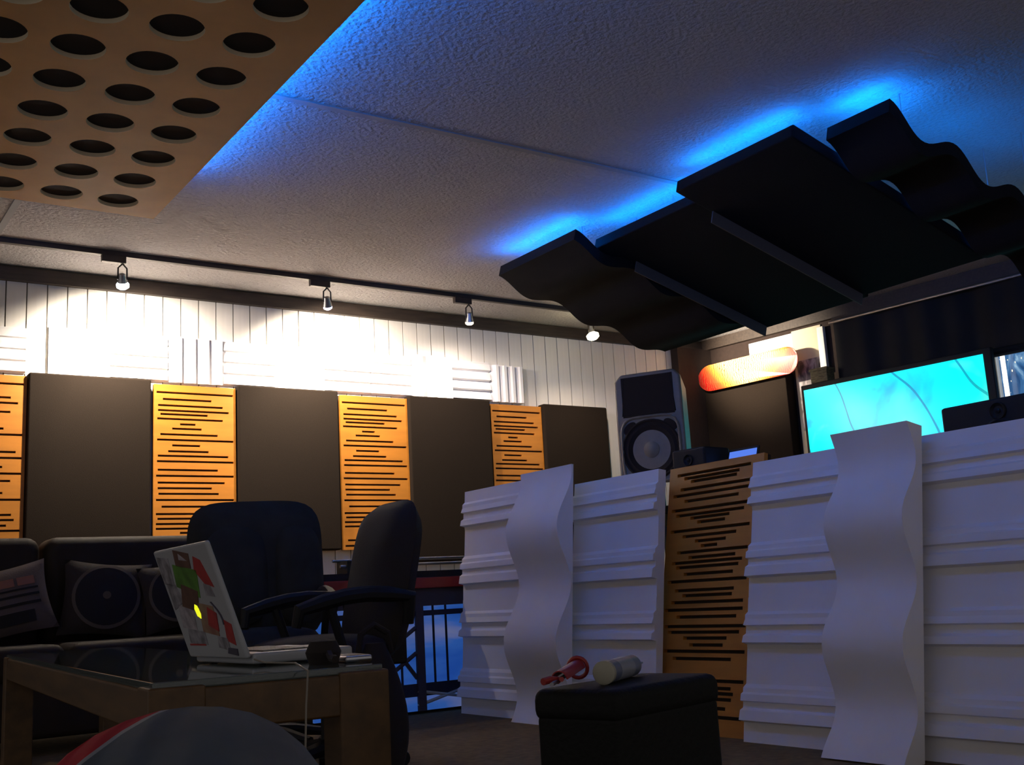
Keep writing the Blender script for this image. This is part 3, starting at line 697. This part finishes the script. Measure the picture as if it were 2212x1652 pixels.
sb = slab_mb(.22, .46, .04, e=3, bulge=.03); mx = Matrix.Translation((.19, .155, .79)) @ Matrix.Rotation(-R(10), 4, 'X'); sb.v = [tuple(mx @ Vector(v)) for v in sb.v]; sb.build('side_bolster', 'greycloth', bo, smooth=True)
sb = slab_mb(.30, .46, .04, e=3, bulge=.025); mx = Matrix.Translation((-.10, .155, .79)) @ Matrix.Rotation(-R(10), 4, 'X'); sb.v = [tuple(mx @ Vector(v)) for v in sb.v]; sb.build('side_bolster', 'greycloth', bo, smooth=True)
office_chair('dark brown cloth office chair turned side-on behind the laptop table', (1.85, 4.04, 0), R(-92), 'browncloth', .50, .64, .72, R(12), seatz=.45, crown=4.6)
# slumped bag
g = MB(); nn = 24
for q in range(13):
    t_ = q/12; rr = (.105*math.sin(PI*(.12+.80*t_))**.7)*(1.0 if t_ < .35 else 1-.25*(t_-.35)); z = .50*t_
    for j in range(nn):
        a = 2*PI*j/nn; wob = 1+.06*math.sin(3*a+4*t_)+.04*math.sin(5*a+2)
        g.v.append((rr*1.0*math.cos(a)*wob, rr*.9*math.sin(a)*wob, z))
for q in range(12):
    for j in range(nn): g.f.append((q*nn+j, q*nn+(j+1) % nn, (q+1)*nn+(j+1) % nn, (q+1)*nn+j))
g.f += [tuple(range(nn-1, -1, -1)), tuple(12*nn+j for j in range(nn))]
bg_o = thing('soft_bag', 'black soft bag slumped upright on the floor beside the table leg', 'bag', (1.74, 3.42, 0))
g.build('bag_body', 'felt', bg_o, smooth=True)
MB().tube([(-.06, 0, .47), (-.05, 0, .53), (0, 0, .56), (.05, 0, .53), (.06, 0, .47)], .012, 8).build('bag_handle', 'felt', bg_o, smooth=True)

# ================================================================ TABLE AND LAPTOP
TZ = .535
tb = thing('coffee_table', 'low oak coffee table with a glass top and square legs', 'table', (.484, 1.66, 0), R(-5))
TWd, TLn = .365, 2.25
rail = .07
box(0, TWd, 0, .035, TZ-.075, TZ-.012).build('apron', 'tablewood', tb, bevel=.004); box(0, TWd, TLn-.035, TLn, TZ-.075, TZ-.012).build('apron', 'tablewood', tb, bevel=.004)
box(0, .035, .035, TLn-.035, TZ-.075, TZ-.012).build('apron', 'tablewood', tb, bevel=.004); box(TWd-.035, TWd, .035, TLn-.035, TZ-.075, TZ-.012).build('apron', 'tablewood', tb, bevel=.004)
for xx in (0, TWd-.075):
    for yy in (0, TLn-.075): box(xx-.004, xx+.079, yy-.004, yy+.079, 0, TZ-.008).build('leg', 'tablewood', tb, bevel=.004)
box(.004, TWd-.004, .004, TLn-.004, TZ-.012, TZ).build('glass_top', 'glass', tb, bevel=.002)

hn, hf = Vector((.725, 1.885, TZ)), Vector((.725, 2.19, TZ))
ux = (hf-hn).normalized(); LW = .30; vx = Vector((ux.y, -ux.x, 0))       # ux along hinge away from the camera, vx toward the keyboard side
lp = thing('laptop', 'open white laptop with a sticker-covered lid on the glass table', 'laptop'); lp.matrix_world = frame(hn, ux, vx, Vector((0, 0, -1)))
lp.matrix_world = frame(hn, vx, ux, Vector((0, 0, 1)))                    # local x = depth of base, y = along hinge, z = up
BD = .19
box(0, BD, 0, LW, .003, .022).build('base', 'laptop', lp, bevel=.005, seg=3)
for xx in (.02, BD-.05):
    for yy in (.02, LW-.03): box(xx, xx+.012, yy, yy+.012, 0, .004).build('foot', 'blackplast', lp)
kb = box(.03, .135, .035, LW-.035, .0215, .0225).build('keyboard', 'keys', lp)
for r_ in range(5):
    for q in range(13): box(.034+r_*.020, .051+r_*.020, .038+q*.0174, .053+q*.0174, .0224, .0245).build('key', 'keys', kb)
box(.145, .19, .10, .20, .0215, .0226).build('trackpad', 'greyplast', lp)
lt = R(20); zl = Vector((-math.sin(lt), 0, math.cos(lt)))
lm_ = frame(Vector((-.002, 0, .016)), Vector((math.cos(lt), 0, math.sin(lt))), Vector((0, 1, 0)), zl)   # x = out of the screen, y along hinge, z up the lid
LH = .216
lid = box(-.010, .0, 0, LW, 0, LH, lm_).build('lid', 'laptop', lp, bevel=.004, seg=3)
box(0, .0006, .012, LW-.012, .018, LH-.012, lm_).build('screen', 'blackplast', lid)
M['st_green'] = mat('sticker_green', (.10, .26, .03), .5, var=(30, .5)); M['st_red'] = mat('sticker_red', (.42, .03, .03), .5, var=(40, .3))
M['st_brown'] = mat('sticker_brown', (.13, .06, .04), .5, var=(30, .4)); M['st_tan'] = mat('sticker_tan', (.30, .20, .12), .5, var=(30, .5), col2=(.22, .07, .05))
M['st_grey'] = mat('sticker_grey', (.33, .31, .34), .5, var=(45, .6)); M['st_dark'] = mat('sticker_ink', (.06, .05, .08), .5); M['st_pale'] = mat('sticker_pale', (.45, .40, .43), .5, var=(40, .5))
def sticker(poly, m, off=.0008):
    g = MB(); g.prism([(1-a, b) for a, b in poly], 0, 1, lambda p, q: lm_ @ Vector((-.010-off*q, p[0]*LW, p[1]*LH))); g.build('sticker', m, lid)
# polygon coordinates: a runs from the far (left in view) end to the near end, b from hinge to top
sticker([(.02, .70), (.20, .66), (.26, .92), (.04, .95)], 'st_grey'); sticker([(.05, .45), (.28, .52), (.22, .68), (.06, .70)], 'st_grey')
sticker([(.36, .84), (.62, .80), (.66, .93), (.40, .985)], 'st_brown'); sticker([(.46, .89), (.60, .87), (.48, .945)], 'st_pale', .0012)
sticker([(.24, .66), (.60, .54), (.70, .78), (.30, .86)], 'st_green'); sticker([(.22, .48), (.48, .42), (.60, .60), (.34, .68)], 'st_brown', .0012)
sticker([(.66, .78), (.76, .66), (.90, .62), (.82, .86), (.72, .90)], 'st_red'); sticker([(.72, .56), (.86, .54), (.84, .64), (.74, .66)], 'st_grey', .0012)
sticker([(.08, .28), (.34, .26), (.40, .46), (.14, .50)], 'st_pale'); sticker([(.44, .24), (.70, .20), (.76, .46), (.52, .50)], 'st_tan')
sticker([(.58, .30), (.72, .24), (.78, .40), (.66, .46)], 'st_red', .0012); sticker([(.12, .14), (.44, .12), (.46, .24), (.16, .27)], 'st_grey')
sticker([(.80, .16), (.92, .12), (.96, .30), (.86, .34)], 'st_red'); sticker([(.62, .10), (.80, .07), (.82, .18), (.66, .20)], 'st_grey')
sticker([(.10, .115), (.40, .115), (.40, .13), (.10, .13)], 'st_red', .0012); sticker([(.74, .05), (.90, .03), (.92, .09), (.78, .10)], 'st_dark', .0012)
for a in (0, .4, .8, 1.2, 1.6): sticker([(.74+.10*math.sin(a), .50-.1*a), (.76+.10*math.sin(a), .50-.1*a), (.76+.10*math.sin(a+.4), .46-.1*a), (.74+.10*math.sin(a+.4), .46-.1*a)], 'st_dark', .0014)
g = MB(); g.prism([(1-a, b) for a, b in ((.44, .385), (.49, .36), (.51, .40), (.50, .475), (.46, .49), (.43, .45))], 0, 1, lambda p, q: lm_ @ Vector((-.010-.0016*q, p[0]*LW, p[1]*LH))); g.build('lid_logo', 'logo', lid)
# cable, small things on the table
p1 = hn + Vector((.0, -.006, .012))
tag(MB().tube([p1, p1+Vector((-.004, -.06, -.004)), p1+Vector((-.01, -.20, -.002)), p1+Vector((-.016, -.262, -.012)), p1+Vector((-.03, -.285, -.06)), p1+Vector((-.04, -.29, -.25)), p1+Vector((-.035, -.28, -.54))], .0016, 6).build('laptop_cable', 'greyplast', smooth=True), 'thin pale cable hanging from the laptop over the table edge', 'cable')
e = thing('headphones', 'small black earphone lump hooked over the laptop front edge', 'headphones', (.80, 1.76, TZ))
MB().lathe([(.001, -.005), (.024, 0), (.03, .02), (.022, .038), (.001, .042)], 16).build('ear_pad', 'felt', e, smooth=True)
MB().tube([(.0, -.02, .02), (-.01, -.05, .012), (-.02, -.085, .012), (-.03, -.11, .012)], .006, 6).build('cord_end', 'felt', e, smooth=True)
e = thing('phone', 'small silver phone lying on the table corner past the laptop', 'phone', (.858, 1.78, TZ), R(-8))
box(-.024, .024, -.05, .05, 0, .011).build('phone_body', 'steel', e, bevel=.004); box(-.020, .020, -.042, .042, .011, .0116).build('phone_screen', 'blackplast', e)

# ================================================================ PERSON (legs of the seated photographer)
def trouser_mat(K):
    m = mat('grey_trousers_red_side', (.075, .09, .115), .95, spec=.15); nt = m.node_tree; b = nt.nodes['Principled BSDF']
    tc = nt.nodes.new('ShaderNodeTexCoord'); co = tc.outputs['Object']
    def dot(v): 
        n = nt.nodes.new('ShaderNodeVectorMath'); n.operation = 'DOT_PRODUCT'; nt.links.new(co, n.inputs[0]); n.inputs[1].default_value = v; return n.outputs['Value']
    ax = Vector((math.cos(YAW), -math.sin(YAW), -.9)); k0 = -.002 - .9*.555 + K.x*ax.x + K.y*ax.y
    s_ = mathn(nt, 'SUBTRACT', dot(ax), k0)
    red = mathn(nt, 'LESS_THAN', s_, 0); pip = mathn(nt, 'LESS_THAN', s_, .005)
    nz = noise(nt, co, 14, 4, .3)
    grey = mixn(nt, nz, (.060, .075, .095), (.10, .118, .14))
    c = mixn(nt, red, mixn(nt, pip, grey, (.26, .27, .29)), (.36, .014, .026)); nt.links.new(c, b.inputs['Base Color'])
    wv = nt.nodes.new('ShaderNodeTexWave'); wv.inputs['Scale'].default_value = 11; wv.inputs['Distortion'].default_value = 3; wv.inputs['Detail'].default_value = 1; wv.inputs['Detail Scale'].default_value = .8
    nt.links.new(mapped(nt, co, (1, 1, 1), (0, 0, 0), (0, R(50), R(25))), wv.inputs['Vector'])
    bp = nt.nodes.new('ShaderNodeBump'); bp.inputs['Strength'].default_value = .5; bp.inputs['Distance'].default_value = .012
    nt.links.new(wv.outputs['Fac'], bp.inputs['Height']); nt.links.new(bp.outputs[0], b.inputs['Normal'])
    return m
def person():
    o = thing('person', 'seated person in grey trousers with a red side stripe, one knee raised', 'person')
    K = Vector((.258, .820, .505))
    V = [(.0, .10, .30), (.10, .16, .31), K-Vector((.06, .20, .05)), K, K+Vector((.03, .05, -.14)), K+Vector((.02, .10, -.33)), K+Vector((.0, .09, -.43)), K+Vector((.05, .22, -.455)),
         (-.13, .20, .31), (-.17, .62, .43), (-.16, .70, .20), (-.15, .68, .07), (-.13, .80, .04)]
    E_ = [(0, 1), (1, 2), (2, 3), (3, 4), (4, 5), (5, 6), (6, 7), (0, 8), (8, 9), (9, 10), (10, 11), (11, 12)]
    rad = [.15, .13, .115, .108, .085, .042, .04, .035, .105, .07, .055, .04, .035]
    me = bpy.data.meshes.new('trousers'); me.from_pydata([tuple(v) for v in V], E_, []); b = bpy.data.objects.new('trousers', me); COL.objects.link(b); b.parent = o
    md = b.modifiers.new('skin', 'SKIN'); md.use_smooth_shade = True
    for i, r_ in enumerate(rad): me.skin_vertices[0].data[i].radius = (r_, r_)
    me.skin_vertices[0].data[0].use_root = True
    s2 = b.modifiers.new('sub', 'SUBSURF'); s2.levels = 3; s2.render_levels = 3; me.materials.append(trouser_mat(K))
    return o, K
per, K = person()
def leg_piece(nm, m, pts, rs): return MB().tube(pts, rs, 20).build(nm, m, per, smooth=True)
for nm_, ps, rr in (('shoe', [K+Vector((-.01, .05, -.455)), K+Vector((.03, .16, -.453)), K+Vector((.06, .26, -.465))], [.043, .046, .034]), ('shoe', [(-.155, .66, .042), (-.13, .78, .038), (-.11, .88, .032)], [.043, .046, .032])):
    leg_piece(nm_, 'skin', ps, rr)

# ================================================================ BLACK BOX AND CAULKING GUN
BXZ = .50
bx = thing('black_case', 'black leatherette cube case in front of the divider panels', 'case', (1.063, 1.287, 0), R(15))
box(-.132, .132, -.071, .071, .012, BXZ-.03).build('case_body', 'boxblack', bx, bevel=.014, seg=3)
box(-.135, .135, -.074, .074, BXZ-.045, BXZ).build('case_lid', 'boxblack', bx, bevel=.016, seg=4)
for xx in (-.1, .1):
    for yy in (-.05, .05): box(xx-.015, xx+.015, yy-.015, yy+.015, 0, .014).build('foot', 'blackplast', bx)
def axm(o_, d_): return Matrix.Translation(o_) @ Vector(d_).normalized().to_track_quat('Z', 'Y').to_matrix().to_4x4()
ct = thing('sealant_cartridge', 'white and blue sealant cartridge lying on the black case', 'cartridge')
ct.matrix_world = axm((.998, 1.262, BXZ+.0165), (.84, .54, .0))
MB().lathe([(.013, 0), (.0165, .002), (.0165, .010), (.0155, .011), (.0155, .012)], 24).build('end_cap', 'capwhite', ct, smooth=True)
MB().lathe([(.0155, .010), (.0155, .135), (.014, .140), (.006, .143), (.005, .150)], 24).build('tube_body', 'tubeblue', ct, smooth=True)
MB().lathe([(.0158, .04), (.0158, .105)], 24).build('label_band', 'tubewhite', ct, smooth=True)
MB().lathe([(.0045, .148), (.003, .17), (.0015, .19)], 12).build('nozzle', 'tubewhite', ct, smooth=True)
cg = thing('caulking_gun', 'red caulking gun lying across the black case behind the cartridge', 'caulking gun')
cg.matrix_world = axm((.938, 1.285, BXZ+.012), (.80, .58, .10))
ga = [PI*k/10 for k in range(11)]
MB().strip([(.012*math.cos(a), .012*math.sin(a)) for a in ga], [(.0105*math.cos(a), .0105*math.sin(a)) for a in ga], 0, .09, lambda p, a: (p[0], p[1], a)).build('cradle', 'red', cg, smooth=True)
MB().tube([(.0145*math.cos(2*PI*k/20), .0145*math.sin(2*PI*k/20), .092) for k in range(21)], .003, 8).build('front_ring', 'red', cg, smooth=True)
MB().tube([(0, .0, -.035), (0, .0, .08)], .003, 8).build('push_rod', 'steel', cg)
MB().tube([(.0, .0, -.005), (.006, .004, -.02), (.012, .004, -.035)], .005, 8).build('grip', 'red', cg); MB().tube([(0, .0, 0), (-.010, .004, -.02)], .0035, 8).build('trigger', 'red', cg)
